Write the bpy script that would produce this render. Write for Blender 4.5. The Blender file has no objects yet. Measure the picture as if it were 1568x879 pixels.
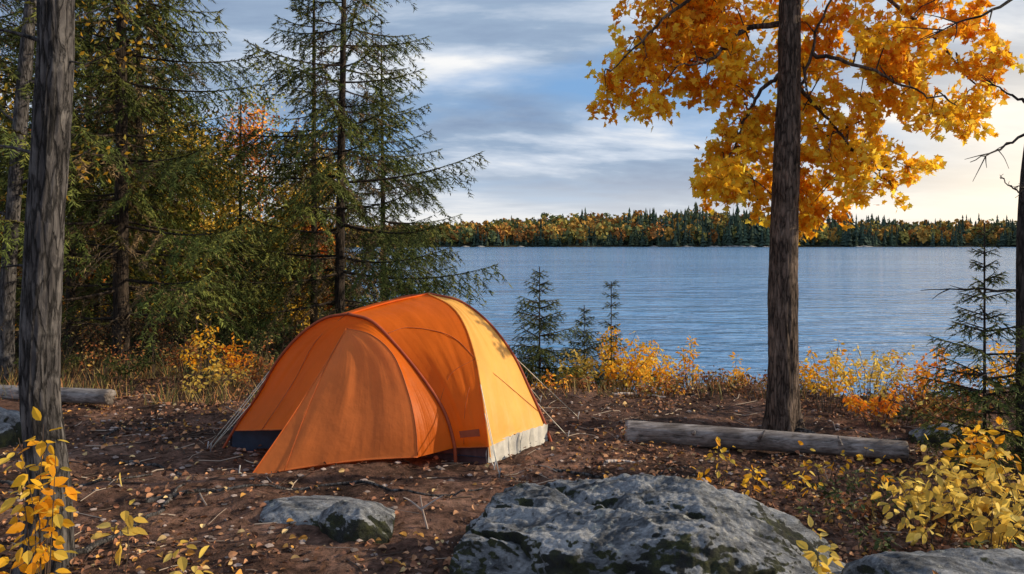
import bpy, math, numpy as np
from mathutils import Vector
rng=np.random.default_rng(7)
scene=bpy.context.scene
scene.view_settings.view_transform='Standard'
try: scene.view_settings.look='None'
except: pass
scene.view_settings.exposure=0
# ---------------------------------------------------------------- helpers
def _h(ix,iy,iz):
    n=(ix*374761393+iy*668265263+iz*2147483647+12345)&0xffffffff
    n=((n^(n>>13))*1274126177)&0xffffffff
    n=(n^(n>>16))&0xffff
    return n/65535.0
def vn(p):
    i=np.floor(p).astype(np.int64); f=p-i; f=f*f*(3-2*f)
    r=0
    for a in (0,1):
        for b in (0,1):
            for c in (0,1):
                w=(f[:,0] if a else 1-f[:,0])*(f[:,1] if b else 1-f[:,1])*(f[:,2] if c else 1-f[:,2])
                r=r+w*_h(i[:,0]+a,i[:,1]+b,i[:,2]+c)
    return r*2-1
def fbm(p,o=4):
    r=0;a=1.0;s=0
    for k in range(o):
        r=r+a*vn(p+k*17.3); s+=a; a*=.5; p=p*2.03
    return r/s
def nrmz(v):
    return v/np.maximum(np.linalg.norm(v,axis=-1,keepdims=True),1e-9)
def sm(a,b,x):
    t=np.clip((x-a)/(b-a),0,1); return t*t*(3-2*t)
class Acc:
    def __init__(s): s.V=[];s.F=[];s.C=[];s.M=[];s.n=0
    def add(s,V,F,col=(1,1,1),mi=0):
        V=np.asarray(V,float);F=np.asarray(F,int)
        s.V.append(V);s.F.append(F+s.n);s.n+=len(V)
        c=np.asarray(col,float)
        if c.ndim==1: c=np.tile(c,(len(V),1))
        s.C.append(c);s.M.append(np.full(len(F),mi))
    def arr(s): return np.concatenate(s.V),np.concatenate(s.F),np.concatenate(s.C),np.concatenate(s.M)
    def obj(s,name,mats,smooth=False,origin=None,parent=None):
        V,F,C,M=s.arr()
        return mkobj(name,V,F,mats,C,M,smooth,origin,parent)
def mkobj(name,V,F,mats,C=None,M=None,smooth=False,origin=None,parent=None,uv=None):
    V=np.array(V,float)
    if origin is not None: V=V-np.array(origin)
    me=bpy.data.meshes.new(name)
    F=np.asarray(F)
    k=F.shape[1]
    me.vertices.add(len(V)); me.vertices.foreach_set('co',V.astype(np.float32).ravel())
    me.loops.add(F.size); me.loops.foreach_set('vertex_index',F.astype(np.int32).ravel())
    me.polygons.add(len(F)); me.polygons.foreach_set('loop_start',(np.arange(len(F))*k).astype(np.int32))
    if M is not None: me.polygons.foreach_set('material_index',np.asarray(M).astype(np.int32))
    me.polygons.foreach_set('use_smooth',np.full(len(F),bool(smooth)))
    if C is not None:
        a=me.color_attributes.new('Col','FLOAT_COLOR','POINT')
        a.data.foreach_set('color',np.concatenate([C,np.ones((len(C),1))],1).astype(np.float32).ravel())
    if uv is not None:
        u=me.uv_layers.new(name='UVMap')
        u.data.foreach_set('uv',uv[F.ravel()].astype(np.float32).ravel())
    for m in mats: me.materials.append(m)
    me.update(calc_edges=True); me.validate()
    o=bpy.data.objects.new(name,me); scene.collection.objects.link(o)
    if origin is not None: o.location=origin
    if parent is not None: o.parent=parent
    return o
def empty(name,loc=(0,0,0)):
    e=bpy.data.objects.new(name,None); e.location=loc; scene.collection.objects.link(e); return e
def cat(P,n):
    P=np.asarray(P,float)
    Q=np.vstack([2*P[0]-P[1],P,2*P[-1]-P[-2]])
    L=np.concatenate([[0],np.cumsum(np.linalg.norm(np.diff(P,axis=0),axis=1))])
    s=np.linspace(0,L[-1],n); out=np.zeros((n,P.shape[1]))
    i=np.clip(np.searchsorted(L,s,side='right')-1,0,len(P)-2)
    t=((s-L[i])/np.maximum(L[i+1]-L[i],1e-9))[:,None]
    p0,p1,p2,p3=Q[i],Q[i+1],Q[i+2],Q[i+3]
    return .5*((2*p1)+(-p0+p2)*t+(2*p0-5*p1+4*p2-p3)*t**2+(-p0+3*p1-3*p2+p3)*t**3)
def tube(P,r,k=6,cap=False):
    P=np.asarray(P,float);n=len(P); r=np.broadcast_to(np.asarray(r,float),(n,))
    T=nrmz(np.gradient(P,axis=0)); m=np.abs(T.mean(0)); ref=np.zeros(3); ref[np.argmin(m)]=1
    A=nrmz(np.cross(T,ref)); B=np.cross(T,A)
    th=np.arange(k)*2*np.pi/k
    V=P[:,None]+r[:,None,None]*(np.cos(th)[None,:,None]*A[:,None]+np.sin(th)[None,:,None]*B[:,None])
    V=V.reshape(-1,3)
    i=np.arange(n-1)[:,None]*k; j=np.arange(k)[None]; j2=(j+1)%k
    a=(i+j).ravel();b=(i+j2).ravel();c=(i+k+j2).ravel();d=(i+k+j).ravel()
    F=np.concatenate([np.stack([a,b,c],1),np.stack([a,c,d],1)])
    if cap:
        V=np.vstack([V,P[0],P[-1]]); e0=n*k;e1=e0+1
        j=np.arange(k)
        F=np.vstack([F,np.stack([np.full(k,e0),(j+1)%k,j],1),np.stack([np.full(k,e1),(n-1)*k+j,(n-1)*k+(j+1)%k],1)])
    return V,F
def scat(T,F,pos,dr,nr,s):
    dr=nrmz(dr); side=nrmz(np.cross(dr,nr)); n2=np.cross(side,dr)
    s=np.broadcast_to(s,(len(pos),))[:,None,None]
    V=pos[:,None]+s*(T[None,:,0:1]*side[:,None]+T[None,:,1:2]*dr[:,None]+T[None,:,2:3]*n2[:,None])
    F2=(F[None]+np.arange(len(pos))[:,None,None]*len(T)).reshape(-1,3)
    return V.reshape(-1,3),F2
def rv(n,r=None):
    return nrmz((r or rng).normal(size=(n,3)))
ov=np.array([(0,0,0),(.2,.18,.05),(.27,.42,.07),(.2,.7,.04),(0,1,-.06),(-.2,.7,.04),(-.27,.42,.07),(-.2,.18,.05),(0,.45,-.01)])
OVT=ov; OVF=np.array([(8,i,(i+1)%8) for i in range(8)])
LQT=np.array([(0,0,0),(.28,.45,.08),(0,1,-.05),(-.28,.45,.08)]); LQF=np.array([(0,1,2),(0,2,3)])
ml=[(0,0),(.16,.1),(.5,.0),(.36,.28),(.62,.5),(.3,.52),(.24,.68),(0,1.05),(-.24,.68),(-.3,.52),(-.62,.5),(-.36,.28),(-.5,0),(-.16,.1)]
MLT=np.array([(x,y,.18*abs(x)-.05*y) for x,y in ml]+[(0,.35,0)]); MLF=np.array([(14,i,(i+1)%14) for i in range(14)])
def pal(P,n,r=None,var=.2):
    r=r or rng
    P=np.asarray(P,float); w=P[:,3]/P[:,3].sum()
    c=P[r.choice(len(P),n,p=w),:3]
    return np.clip(c*(1+r.uniform(-var,var,(n,1))),0,1)
# ---------------------------------------------------------------- materials
def mat(name):
    m=bpy.data.materials.new(name); m.use_nodes=True
    nt=m.node_tree; b=nt.nodes['Principled BSDF']; return m,nt,nt.nodes,nt.links,b
def N(nodes,t,**k):
    n=nodes.new(t)
    for a,v in k.items(): setattr(n,a,v)
    return n
def ramp(nodes,stops,interp='LINEAR'):
    r=nodes.new('ShaderNodeValToRGB'); e=r.color_ramp.elements; r.color_ramp.interpolation=interp
    while len(e)<len(stops): e.new(.5)
    for i,(p,c) in enumerate(stops):
        e[i].position=p; e[i].color=(*c,1) if len(c)==3 else c
    return r
def noise(nodes,links,vec,scale,detail=6,rough=.6,dist=0):
    n=nodes.new('ShaderNodeTexNoise'); n.inputs['Scale'].default_value=scale;n.inputs['Detail'].default_value=detail
    n.inputs['Roughness'].default_value=rough; n.inputs['Distortion'].default_value=dist
    links.new(vec,n.inputs['Vector']); return n
def coords(nodes,links,scale=(1,1,1),out='Object',rot=(0,0,0)):
    t=nodes.new('ShaderNodeTexCoord'); mp=nodes.new('ShaderNodeMapping'); mp.inputs['Scale'].default_value=scale; mp.inputs['Rotation'].default_value=rot
    links.new(t.outputs[out],mp.inputs['Vector']); return mp.outputs[0]
def bump(nodes,links,h,strength,dist,prev=None):
    b=nodes.new('ShaderNodeBump'); b.inputs['Strength'].default_value=strength;b.inputs['Distance'].default_value=dist
    links.new(h,b.inputs['Height'])
    if prev is not None: links.new(prev,b.inputs['Normal'])
    return b.outputs[0]
def mixc(nodes,links,f,a,b,mode='MIX'):
    m=nodes.new('ShaderNodeMix'); m.data_type='RGBA'; m.blend_type=mode
    for s,v in ((m.inputs[0],f),(m.inputs[6],a),(m.inputs[7],b)):
        if isinstance(v,(int,float)): s.default_value=v
        elif isinstance(v,tuple): s.default_value=(*v,1)
        else: links.new(v,s)
    return m.outputs[2]
def leafmat(name,trans=.4,rough=.5,spec=.3):
    m,nt,nd,lk,b=mat(name)
    a=N(nd,'ShaderNodeAttribute',attribute_name='Col')
    lk.new(a.outputs['Color'],b.inputs['Base Color']); b.inputs['Roughness'].default_value=rough
    b.inputs['Specular IOR Level'].default_value=spec
    if trans>0:
        t=nd.new('ShaderNodeBsdfTranslucent'); lk.new(a.outputs['Color'],t.inputs['Color'])
        mx=nd.new('ShaderNodeMixShader'); mx.inputs[0].default_value=trans
        lk.new(b.outputs[0],mx.inputs[1]);lk.new(t.outputs[0],mx.inputs[2]);lk.new(mx.outputs[0],nd['Material Output'].inputs[0])
    return m
M_leaf=leafmat('autumn_leaf',.55,.5,.15)
M_need=leafmat('spruce_needles',0,.7,.1)
M_far=leafmat('distant_foliage',.0,.9,.05)
M_litter=leafmat('leaf_litter',0,.7,.2)
def barkmat(name,dark,mid,light,sc=1.0,bs=.6):
    m,nt,nd,lk,b=mat(name)
    v=coords(nd,lk,(sc*9,sc*9,sc*1.6))
    n1=noise(nd,lk,v,2.5,7,.68,.6)
    vo=nd.new('ShaderNodeTexVoronoi'); vo.feature='DISTANCE_TO_EDGE'; vo.inputs['Scale'].default_value=3.2
    dv=nd.new('ShaderNodeVectorMath'); dv.operation='MULTIPLY_ADD'; dv.inputs[1].default_value=(.5,.5,.5)
    lk.new(n1.outputs['Color'],dv.inputs[0]); lk.new(v,dv.inputs[2]); lk.new(dv.outputs[0],vo.inputs['Vector'])
    r1=ramp(nd,[(.3,dark),(.5,mid),(.72,light)]); lk.new(n1.outputs['Fac'],r1.inputs[0])
    r2=ramp(nd,[(0,(.3,.3,.3)),(.14,(1,1,1))]); lk.new(vo.outputs['Distance'],r2.inputs[0])
    c=mixc(nd,lk,1.0,r1.outputs[0],r2.outputs[0],'MULTIPLY')
    v2=coords(nd,lk,(2,2,2)); n2=noise(nd,lk,v2,2.2,5,.6)
    r3=ramp(nd,[(.52,(0,0,0)),(.64,(1,1,1))]); lk.new(n2.outputs['Fac'],r3.inputs[0])
    f=nd.new('ShaderNodeMath'); f.operation='MULTIPLY'; f.inputs[1].default_value=.35; lk.new(r3.outputs[0],f.inputs[0])
    c=mixc(nd,lk,f.outputs[0],c,tuple(x*1.4 for x in light))
    lk.new(c,b.inputs['Base Color']); b.inputs['Roughness'].default_value=.9; b.inputs['Specular IOR Level'].default_value=.2
    bb=bump(nd,lk,r2.outputs[0],bs,.012); bb=bump(nd,lk,n1.outputs['Fac'],bs,.02,bb); lk.new(bb,b.inputs['Normal'])
    return m
M_bark=barkmat('grey_bark',(.02,.019,.021),(.07,.065,.068),(.17,.16,.16),bs=.9)
M_barkm=barkmat('maple_bark',(.03,.022,.02),(.10,.072,.06),(.22,.165,.135),bs=.9)
M_sbark=barkmat('spruce_bark',(.015,.012,.01),(.04,.03,.025),(.09,.07,.055))
M_dead=barkmat('dead_wood_bark',(.02,.018,.018),(.05,.042,.04),(.1,.085,.08))
M_twig=mat('twig_wood'); M_twig[4].inputs['Base Color'].default_value=(.06,.04,.03,1);M_twig[4].inputs['Roughness'].default_value=.9; M_twig=M_twig[0]
def groundmat():
    m,nt,nd,lk,b=mat('forest_dirt')
    v=coords(nd,lk)
    n1=noise(nd,lk,v,1.3,8,.7,.3); n2=noise(nd,lk,v,14,8,.7); n3=noise(nd,lk,v,60,5,.7)
    r1=ramp(nd,[(.36,(.045,.027,.021)),(.5,(.15,.083,.062)),(.64,(.31,.185,.14))]); lk.new(n1.outputs['Fac'],r1.inputs[0])
    r2=ramp(nd,[(.34,(.25,.23,.22)),(.5,(.9,.88,.85)),(.68,(1.6,1.5,1.45))]); lk.new(n2.outputs['Fac'],r2.inputs[0])
    c=mixc(nd,lk,1.0,r1.outputs[0],r2.outputs[0],'MULTIPLY')
    vo=nd.new('ShaderNodeTexVoronoi'); vo.inputs['Scale'].default_value=38; lk.new(v,vo.inputs['Vector'])
    r3=ramp(nd,[(.12,(1,1,1)),(.2,(0,0,0))]); lk.new(vo.outputs['Distance'],r3.inputs[0])
    sc=nd.new('ShaderNodeSeparateColor'); lk.new(vo.outputs['Color'],sc.inputs[0])
    gt=nd.new('ShaderNodeMath'); gt.operation='GREATER_THAN'; gt.inputs[1].default_value=.62; lk.new(sc.outputs[0],gt.inputs[0])
    mu=nd.new('ShaderNodeMath'); mu.operation='MULTIPLY'; lk.new(gt.outputs[0],mu.inputs[0]); lk.new(r3.outputs[0],mu.inputs[1])
    pc=ramp(nd,[(.0,(.07,.04,.03)),(.5,(.3,.19,.13)),(.8,(.42,.32,.25)),(1,(.12,.06,.04))]); lk.new(sc.outputs[1],pc.inputs[0])
    c=mixc(nd,lk,mu.outputs[0],c,pc.outputs[0])
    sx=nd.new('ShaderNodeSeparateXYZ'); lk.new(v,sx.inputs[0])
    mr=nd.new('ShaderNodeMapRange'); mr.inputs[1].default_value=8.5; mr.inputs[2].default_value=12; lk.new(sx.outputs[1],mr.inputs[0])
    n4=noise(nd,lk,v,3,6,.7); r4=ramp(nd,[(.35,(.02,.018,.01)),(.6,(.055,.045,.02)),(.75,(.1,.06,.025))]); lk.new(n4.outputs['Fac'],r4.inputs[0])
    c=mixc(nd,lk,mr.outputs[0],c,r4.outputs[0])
    lk.new(c,b.inputs['Base Color']); b.inputs['Roughness'].default_value=.95; b.inputs['Specular IOR Level'].default_value=.15
    bb=bump(nd,lk,n1.outputs['Fac'],.7,.2); bb=bump(nd,lk,n2.outputs['Fac'],.9,.09,bb); bb=bump(nd,lk,n3.outputs['Fac'],.6,.015,bb); bb=bump(nd,lk,mu.outputs[0],.5,.01,bb); lk.new(bb,b.inputs['Normal'])
    return m
M_ground=groundmat()
def watermat():
    m,nt,nd,lk,b=mat('lake_water')
    v=coords(nd,lk,(.5,1.1,1)); 
    n1=noise(nd,lk,v,2.0,3,.55,.5); n2=noise(nd,lk,v,.42,3,.5,.4); n3=noise(nd,lk,v,.045,3,.5)
    r=ramp(nd,[(.35,(.05,.19,.42)),(.65,(.11,.29,.55))]); lk.new(n3.outputs['Fac'],r.inputs[0]); lk.new(r.outputs[0],b.inputs['Base Color'])
    b.inputs['Roughness'].default_value=.1; b.inputs['IOR'].default_value=1.33; b.inputs['Specular Tint'].default_value=(.78,.9,1,1)
    bb=bump(nd,lk,n1.outputs['Fac'],.85,.17); bb=bump(nd,lk,n2.outputs['Fac'],.8,.6,bb); bb=bump(nd,lk,n3.outputs['Fac'],.4,2.0,bb)
    lk.new(bb,b.inputs['Normal'])
    return m
M_water=watermat()
def rockmat():
    m,nt,nd,lk,b=mat('lichen_granite')
    v=coords(nd,lk); vs=coords(nd,lk,(1,3.2,2.2),rot=(0,0,.6))
    n1=noise(nd,lk,vs,1.9,10,.7,.7); n2=noise(nd,lk,v,28,8,.75); n3=noise(nd,lk,v,2.6,8,.7,.3); n4=noise(nd,lk,v,9,6,.7)
    r1=ramp(nd,[(.38,(.06,.065,.075)),(.46,(.18,.19,.21)),(.54,(.33,.345,.375)),(.66,(.5,.5,.52))]); lk.new(n1.outputs['Fac'],r1.inputs[0])
    r2=ramp(nd,[(.3,(.3,.3,.3)),(.5,(1,1,1)),(.75,(1.5,1.5,1.5))]); lk.new(n2.outputs['Fac'],r2.inputs[0])
    c=mixc(nd,lk,1.0,r1.outputs[0],r2.outputs[0],'MULTIPLY')
    r5=ramp(nd,[(.6,(0,0,0)),(.66,(1,1,1))]); lk.new(n4.outputs['Fac'],r5.inputs[0])
    c=mixc(nd,lk,r5.outputs[0],c,(.5,.5,.46))
    ge=nd.new('ShaderNodeNewGeometry'); sx=nd.new('ShaderNodeSeparateXYZ'); lk.new(ge.outputs['Normal'],sx.inputs[0])
    mr=nd.new('ShaderNodeMapRange'); mr.inputs[1].default_value=.2; mr.inputs[2].default_value=.95; mr.inputs[3].default_value=.14; mr.inputs[4].default_value=-.045; lk.new(sx.outputs[2],mr.inputs[0])
    ad=nd.new('ShaderNodeMath'); lk.new(n3.outputs['Fac'],ad.inputs[0]); lk.new(mr.outputs[0],ad.inputs[1])
    r3=ramp(nd,[(.54,(0,0,0)),(.57,(.95,.95,.95))]); lk.new(ad.outputs[0],r3.inputs[0])
    mc=ramp(nd,[(.4,(.014,.015,.014)),(.55,(.03,.036,.012)),(.7,(.09,.095,.02))]); lk.new(n4.outputs['Fac'],mc.inputs[0])
    c=mixc(nd,lk,r3.outputs[0],c,mc.outputs[0])
    lk.new(c,b.inputs['Base Color']); b.inputs['Roughness'].default_value=.85; b.inputs['Specular IOR Level'].default_value=.3
    bb=bump(nd,lk,n1.outputs['Fac'],1.0,.14); bb=bump(nd,lk,n4.outputs['Fac'],.8,.04,bb); bb=bump(nd,lk,n2.outputs['Fac'],.8,.015,bb); bb=bump(nd,lk,r3.outputs[0],.5,.01,bb); lk.new(bb,b.inputs['Normal'])
    return m
M_rock=rockmat()
def logmat():
    m,nt,nd,lk,b=mat('weathered_log')
    v=coords(nd,lk,(1.2,14,14)); n1=noise(nd,lk,v,2.5,8,.65,.4)
    v2=coords(nd,lk); n2=noise(nd,lk,v2,3,5,.6)
    r1=ramp(nd,[(.32,(.06,.05,.045)),(.48,(.27,.24,.235)),(.7,(.46,.43,.43))]); lk.new(n1.outputs['Fac'],r1.inputs[0])
    r2=ramp(nd,[(.4,(.45,.42,.4)),(.6,(1,1,1))]); lk.new(n2.outputs['Fac'],r2.inputs[0])
    c=mixc(nd,lk,1.0,r1.outputs[0],r2.outputs[0],'MULTIPLY'); lk.new(c,b.inputs['Base Color']); b.inputs['Roughness'].default_value=.9
    lk.new(bump(nd,lk,n1.outputs['Fac'],.8,.02),b.inputs['Normal']); return m
M_log=logmat()
def fabric(name,col,trans=.4,rough=.5):
    m,nt,nd,lk,b=mat(name)
    u=coords(nd,lk,(13,1.6,1),'UV'); n1=noise(nd,lk,u,1,3,.5,.3)
    v=coords(nd,lk,(1,1,1)); n2=noise(nd,lk,v,4,4,.55); 
    r=ramp(nd,[(.3,tuple(x*.88 for x in col)),(.7,tuple(min(1,x*1.05) for x in col))]); lk.new(n2.outputs['Fac'],r.inputs[0])
    lk.new(r.outputs[0],b.inputs['Base Color']); b.inputs['Roughness'].default_value=rough; b.inputs['Specular IOR Level'].default_value=.35
    bb=bump(nd,lk,n1.outputs['Fac'],.28,.016); bb=bump(nd,lk,n2.outputs['Fac'],.4,.035,bb); lk.new(bb,b.inputs['Normal'])
    t=nd.new('ShaderNodeBsdfTranslucent'); lk.new(r.outputs[0],t.inputs['Color'])
    mx=nd.new('ShaderNodeMixShader'); mx.inputs[0].default_value=trans
    lk.new(b.outputs[0],mx.inputs[1]);lk.new(t.outputs[0],mx.inputs[2]);lk.new(mx.outputs[0],nd['Material Output'].inputs[0])
    return m
def plain(name,col,rough=.7):
    m,nt,nd,lk,b=mat(name)
    v=coords(nd,lk); n=noise(nd,lk,v,12,5,.6); r=ramp(nd,[(.3,tuple(x*.75 for x in col)),(.7,tuple(min(1,x*1.2) for x in col))])
    lk.new(n.outputs['Fac'],r.inputs[0]); lk.new(r.outputs[0],b.inputs['Base Color']); b.inputs['Roughness'].default_value=rough
    lk.new(bump(nd,lk,n.outputs['Fac'],.3,.01),b.inputs['Normal']); return m
M_or=fabric('orange_nylon',(.98,.2,.005),.55); M_orL=fabric('orange_nylon_light',(.82,.22,.045),.4); M_orSun=fabric('orange_nylon_sunlit',(.98,.50,.10),.3)  # right side: same orange nylon, with the sun's yellow put into its base
M_band=plain('red_brown_webbing',(.3,.05,.012)); M_seam=plain('dark_orange_seam',(.45,.09,.01))
M_tubB=plain('navy_groundsheet',(.02,.035,.07)); M_tubM=plain('maroon_groundsheet',(.1,.04,.04)); M_tubW=plain('pale_grey_skirt',(.55,.54,.52))
M_cord=plain('pale_cord',(.7,.68,.6)); M_metal=plain('stake_metal',(.4,.4,.42),.4)
# ---------------------------------------------------------------- terrain
WL=-.8
def shore(x): return 12.2+.35*np.sin(x*.9)+.25*np.sin(x*2.3+1)+4.2*np.maximum(0,-x-1.5)
def farh(x):
    return np.interp(x,[-2500,-400,-60,-18,28,91,133,197,240,303,420,900,2500],[6,5,5,6,11,12,13,11,9,8,8,12,14])
def H(x,y):
    x=np.asarray(x,float);y=np.asarray(y,float)
    sh=x.shape; x=x.ravel();y=y.ravel()
    P=np.stack([x,y,np.zeros_like(x)],1)
    near=np.exp(-np.maximum(0,np.hypot(x,y-6)-12)/8)
    h=.10*fbm(P*.35,3)+near*(.06*fbm(P*1.7+5,3)+.035*fbm(P*7+9,3))
    s=shore(x)
    d=y-s
    dropy=-.95*sm(-3.6,.3,d)-3.0*sm(.3,9,d)
    h=h+dropy
    f=y-(500+8*np.sin(x*.03)+5*np.sin(x*.11))
    h=h+4.1*sm(-12,6,f)+farh(x)*sm(5,110,f)
    h=h+.25*sm(3.5,7,x)*sm(12,8,y)
    return h.reshape(sh)
def axis(a,b,st,lo,hi,g=1.13,extra=()):
    c=list(np.arange(a,b+1e-6,st)); s=st;v=b
    while v<hi: s*=g; v+=s; c.append(v)
    s=st;v=a
    while v>lo: s*=g; v-=s; c.append(v)
    c=np.array(sorted(set(np.round(c+list(extra),4)))); return c
xs=axis(-5.5,5.5,.05,-2500,2500,1.13,list(np.arange(-500,620,16.)))
ys=axis(3.2,12.8,.05,-60,3500,1.13,list(np.arange(470,660,7.)))
X,Y=np.meshgrid(xs,ys); Z=H(X,Y)
nx,ny=len(xs),len(ys)
i=(np.arange(ny-1)[:,None]*nx+np.arange(nx-1)[None]).ravel()
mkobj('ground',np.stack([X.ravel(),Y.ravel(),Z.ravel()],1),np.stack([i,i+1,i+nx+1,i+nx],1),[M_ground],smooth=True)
wv=np.array([(-3000,8,WL),(3000,8,WL),(3000,4000,WL),(-3000,4000,WL)],float)
mkobj('lake_water',wv,np.array([[0,1,2,3]]),[M_water])
# ---------------------------------------------------------------- trunks
def trunk(P,R,k=40,n=160,amp=.012,flare=.0,fs=(9,1.6),seed=0,flh=.15):
    pts=cat(P,n); rr=np.interp(np.linspace(0,1,n),np.linspace(0,1,len(R)),R)
    V,F=tube(pts,1.0,k)
    C=np.repeat(pts,k,0); D=V-C
    q=np.stack([D[:,0]*fs[0]*.35+seed,D[:,1]*fs[0]*.35,C[:,2]*fs[1]],1)
    ri=1-np.abs(fbm(q*np.array([1,1,1])*1.6,4))*2
    lump=fbm(np.stack([D[:,0]+seed,D[:,1],C[:,2]*1.6],1),3)
    hh=C[:,2]-pts[0,2]
    ang=np.arctan2(D[:,1],D[:,0])
    fl=flare*np.exp(-hh/flh)*(1+.55*np.sin(ang*4+seed)+.3*np.sin(ang*7+2*seed))
    r=np.repeat(rr,k)*(1+fl+.12*lump)+amp*(ri-.6)
    return C+D*r[:,None],F
# ---------------------------------------------------------------- spruce generator
def needles(acc,P,col,nl,nw,rg,per):
    n=len(P)
    T=nrmz(np.gradient(P,axis=0))
    idx=np.linspace(0,n-1,per); i0=np.floor(idx).astype(int); i1=np.minimum(i0+1,n-1); f=(idx-i0)[:,None]
    Q=P[i0]*(1-f)+P[i1]*f; t=T[i0]
    up=np.array([0,0,1.]); s=nrmz(np.cross(t,up)+1e-6)
    sg=np.where(np.arange(per)%2==0,1,-1)[:,None]
    d=nrmz(t*.75+s*sg*rg.uniform(.3,1,(per,1))+up*rg.uniform(-.75,.4,(per,1)))
    L=nl*rg.uniform(.7,1.25,(per,1))
    w=nrmz(t+rg.normal(0,.4,(per,3)))*nw
    V=np.stack([Q-w*.5,Q+w*.5,Q+d*L],1).reshape(-1,3)
    F=np.arange(per*3).reshape(-1,3)
    c=np.repeat(col*rg.uniform(.6,1.4,(per,1)),3,0)
    acc.add(V,F,c,1)
def branch_t(L,rg,nl=.075,nw=.027,dens=1.0,droop=.2,brown=.3,dead=False,tw=.5,st=.02):
    a=Acc(); n=14; t=np.linspace(0,1,n)
    wy=rg.normal(0,.04)*L
    P=np.stack([t*L,wy*np.sin(t*3),L*(-droop*t+droop*.95*t**2.4)],1)
    V,F=tube(P,np.linspace(.011*L**.7+.003,.002,n),4); a.add(V,F,(.07,.05,.04),0)
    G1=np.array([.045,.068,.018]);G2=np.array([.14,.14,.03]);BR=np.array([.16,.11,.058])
    sp=.072/dens; m=max(4,int(L*.92/sp))
    for j in range(m):
        u=.1+.9*(j+rg.uniform(-.3,.3))/m; u=min(max(u,.05),.99)
        p=np.array([np.interp(u,t,P[:,k]) for k in range(3)])
        ln=tw*L**.65*(.4+.6*math.sin(min(1,u*1.25)*math.pi*.5))*(1-.78*max(0,u-.35)/.65)*rg.uniform(.6,1.15)
        sg=1 if j%2 else -1
        an=rg.uniform(.7,1.15)
        d=np.array([math.cos(an),sg*math.sin(an),-.2-rg.uniform(0,.6)])
        s=np.linspace(0,1,5)[:,None]
        Q=p+d*ln*s+np.array([0,0,-.3*ln])*s**2
        V,F=tube(Q[[0,2,4]],np.linspace(.0035,.0012,3),3); a.add(V,F,(.09,.065,.05),0)
        isb=(u<brown*rg.uniform(.5,1.4))
        if dead:
            if rg.random()<.8: 
                needles(a,Q,BR*rg.uniform(.7,1.3),nl*.7,nw*.3,rg,int(8+ln*26))
            continue
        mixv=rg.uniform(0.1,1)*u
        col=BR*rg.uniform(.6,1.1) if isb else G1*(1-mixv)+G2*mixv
        if isb and rg.random()<.5: needles(a,Q,col,nl*.8,nw*.4,rg,max(4,int(ln/st*.8))); continue
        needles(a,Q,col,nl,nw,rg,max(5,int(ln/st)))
        ms=int(ln/(st*3.6))
        for q in range(ms):
            v=(q+.6)/(ms+.3); pp=p+d*ln*v+np.array([0,0,-.3*ln])*v*v
            l2=ln*.42*(1-v*.6)*rg.uniform(.6,1.2); s2=1 if q%2 else -1
            d2=nrmz(d*1.0+np.array([s2*sg*.7,rg.normal(0,.25),-.3-rg.uniform(0,.7)]))
            Q2=pp+d2*l2*np.linspace(0,1,3)[:,None]
            needles(a,Q2,col*rg.uniform(.8,1.3),nl,nw,rg,max(4,int(l2/st)))
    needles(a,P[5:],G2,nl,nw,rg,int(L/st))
    return a.arr()
def make_templates(seed,Ls=(.35,.7,1.1,1.6,2.2,2.9),**k):
    rg=np.random.default_rng(seed); out={}
    for L in Ls:
        out[L]=[branch_t(L,rg,**k) for _ in range(3)]
    k['dead']=True; out['dead']=[branch_t(1.4,rg,**k) for _ in range(3)]
    return out
TP=make_templates(3)
def spruce_arr(Ht,Lmax,z0,seed,TP,spacing=.3,per=5,shape=.75,tr=.1,deadz=1.8,keep=1.0,lean=(0,0),tk=16,nt=70,lift=0.0):
    rg=np.random.default_rng(seed); a=Acc()
    tp=[(0,0,-.25),(lean[0]*.3,lean[1]*.3,Ht*.35),(lean[0]*.7,lean[1]*.7,Ht*.7),(lean[0],lean[1],Ht)]
    V,F=trunk(tp,[tr*1.08,tr*.75,tr*.42,.006],tk,nt,amp=tr*.06,flare=.35,seed=seed)
    a.add(V,F,(.05,.04,.03),0)
    ks=[k for k in TP if k!='dead']
    z=z0
    while z<Ht*.985:
        u=z/Ht; L=Lmax*(1-u)**shape*rg.uniform(.7,1.1)
        n=per+rg.integers(-1,2); a0=rg.uniform(0,6.28)
        for j in range(n):
            if rg.random()>keep: continue
            l=max(.1,L*rg.uniform(.5,1.12)); az=a0+j*6.283/n+rg.normal(0,.2)
            dead=z<deadz and rg.random()<(.9-.6*z/deadz)
            if dead: k='dead'; T=TP['dead'][rg.integers(3)]; sc=l/1.4*.9
            else:
                k=min(ks,key=lambda q:abs(q-l)); T=TP[k][rg.integers(3)]; sc=l/k
            pitch=rg.normal(0,.09)+.06+.42*max(0,u-.4)+lift
            V,F,C,M=T
            V=V*sc
            V=V*np.array([1,1 if rg.random()<.5 else -1,1])
            c,s=math.cos(pitch),math.sin(pitch)
            V=np.stack([V[:,0]*c-V[:,2]*s,V[:,1],V[:,0]*s+V[:,2]*c],1)
            c,s=math.cos(az),math.sin(az)
            V=np.stack([V[:,0]*c-V[:,1]*s,V[:,0]*s+V[:,1]*c,V[:,2]],1)
            zz=z+rg.uniform(-.1,.1)*spacing*2
            off=np.array([np.interp(zz,[0,Ht],[0,lean[0]]),np.interp(zz,[0,Ht],[0,lean[1]]),zz])
            V=V+off
            tint=rg.uniform(.65,1.3)
            a.V.append(V);a.F.append(F+a.n);a.n+=len(V);a.C.append(np.clip(C*tint,0,1));a.M.append(M)
        z+=spacing*(1-.4*u)*rg.uniform(.8,1.2)
    return a
def spruce_obj(name,a): return a.obj(name,[M_sbark,M_need])
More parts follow.
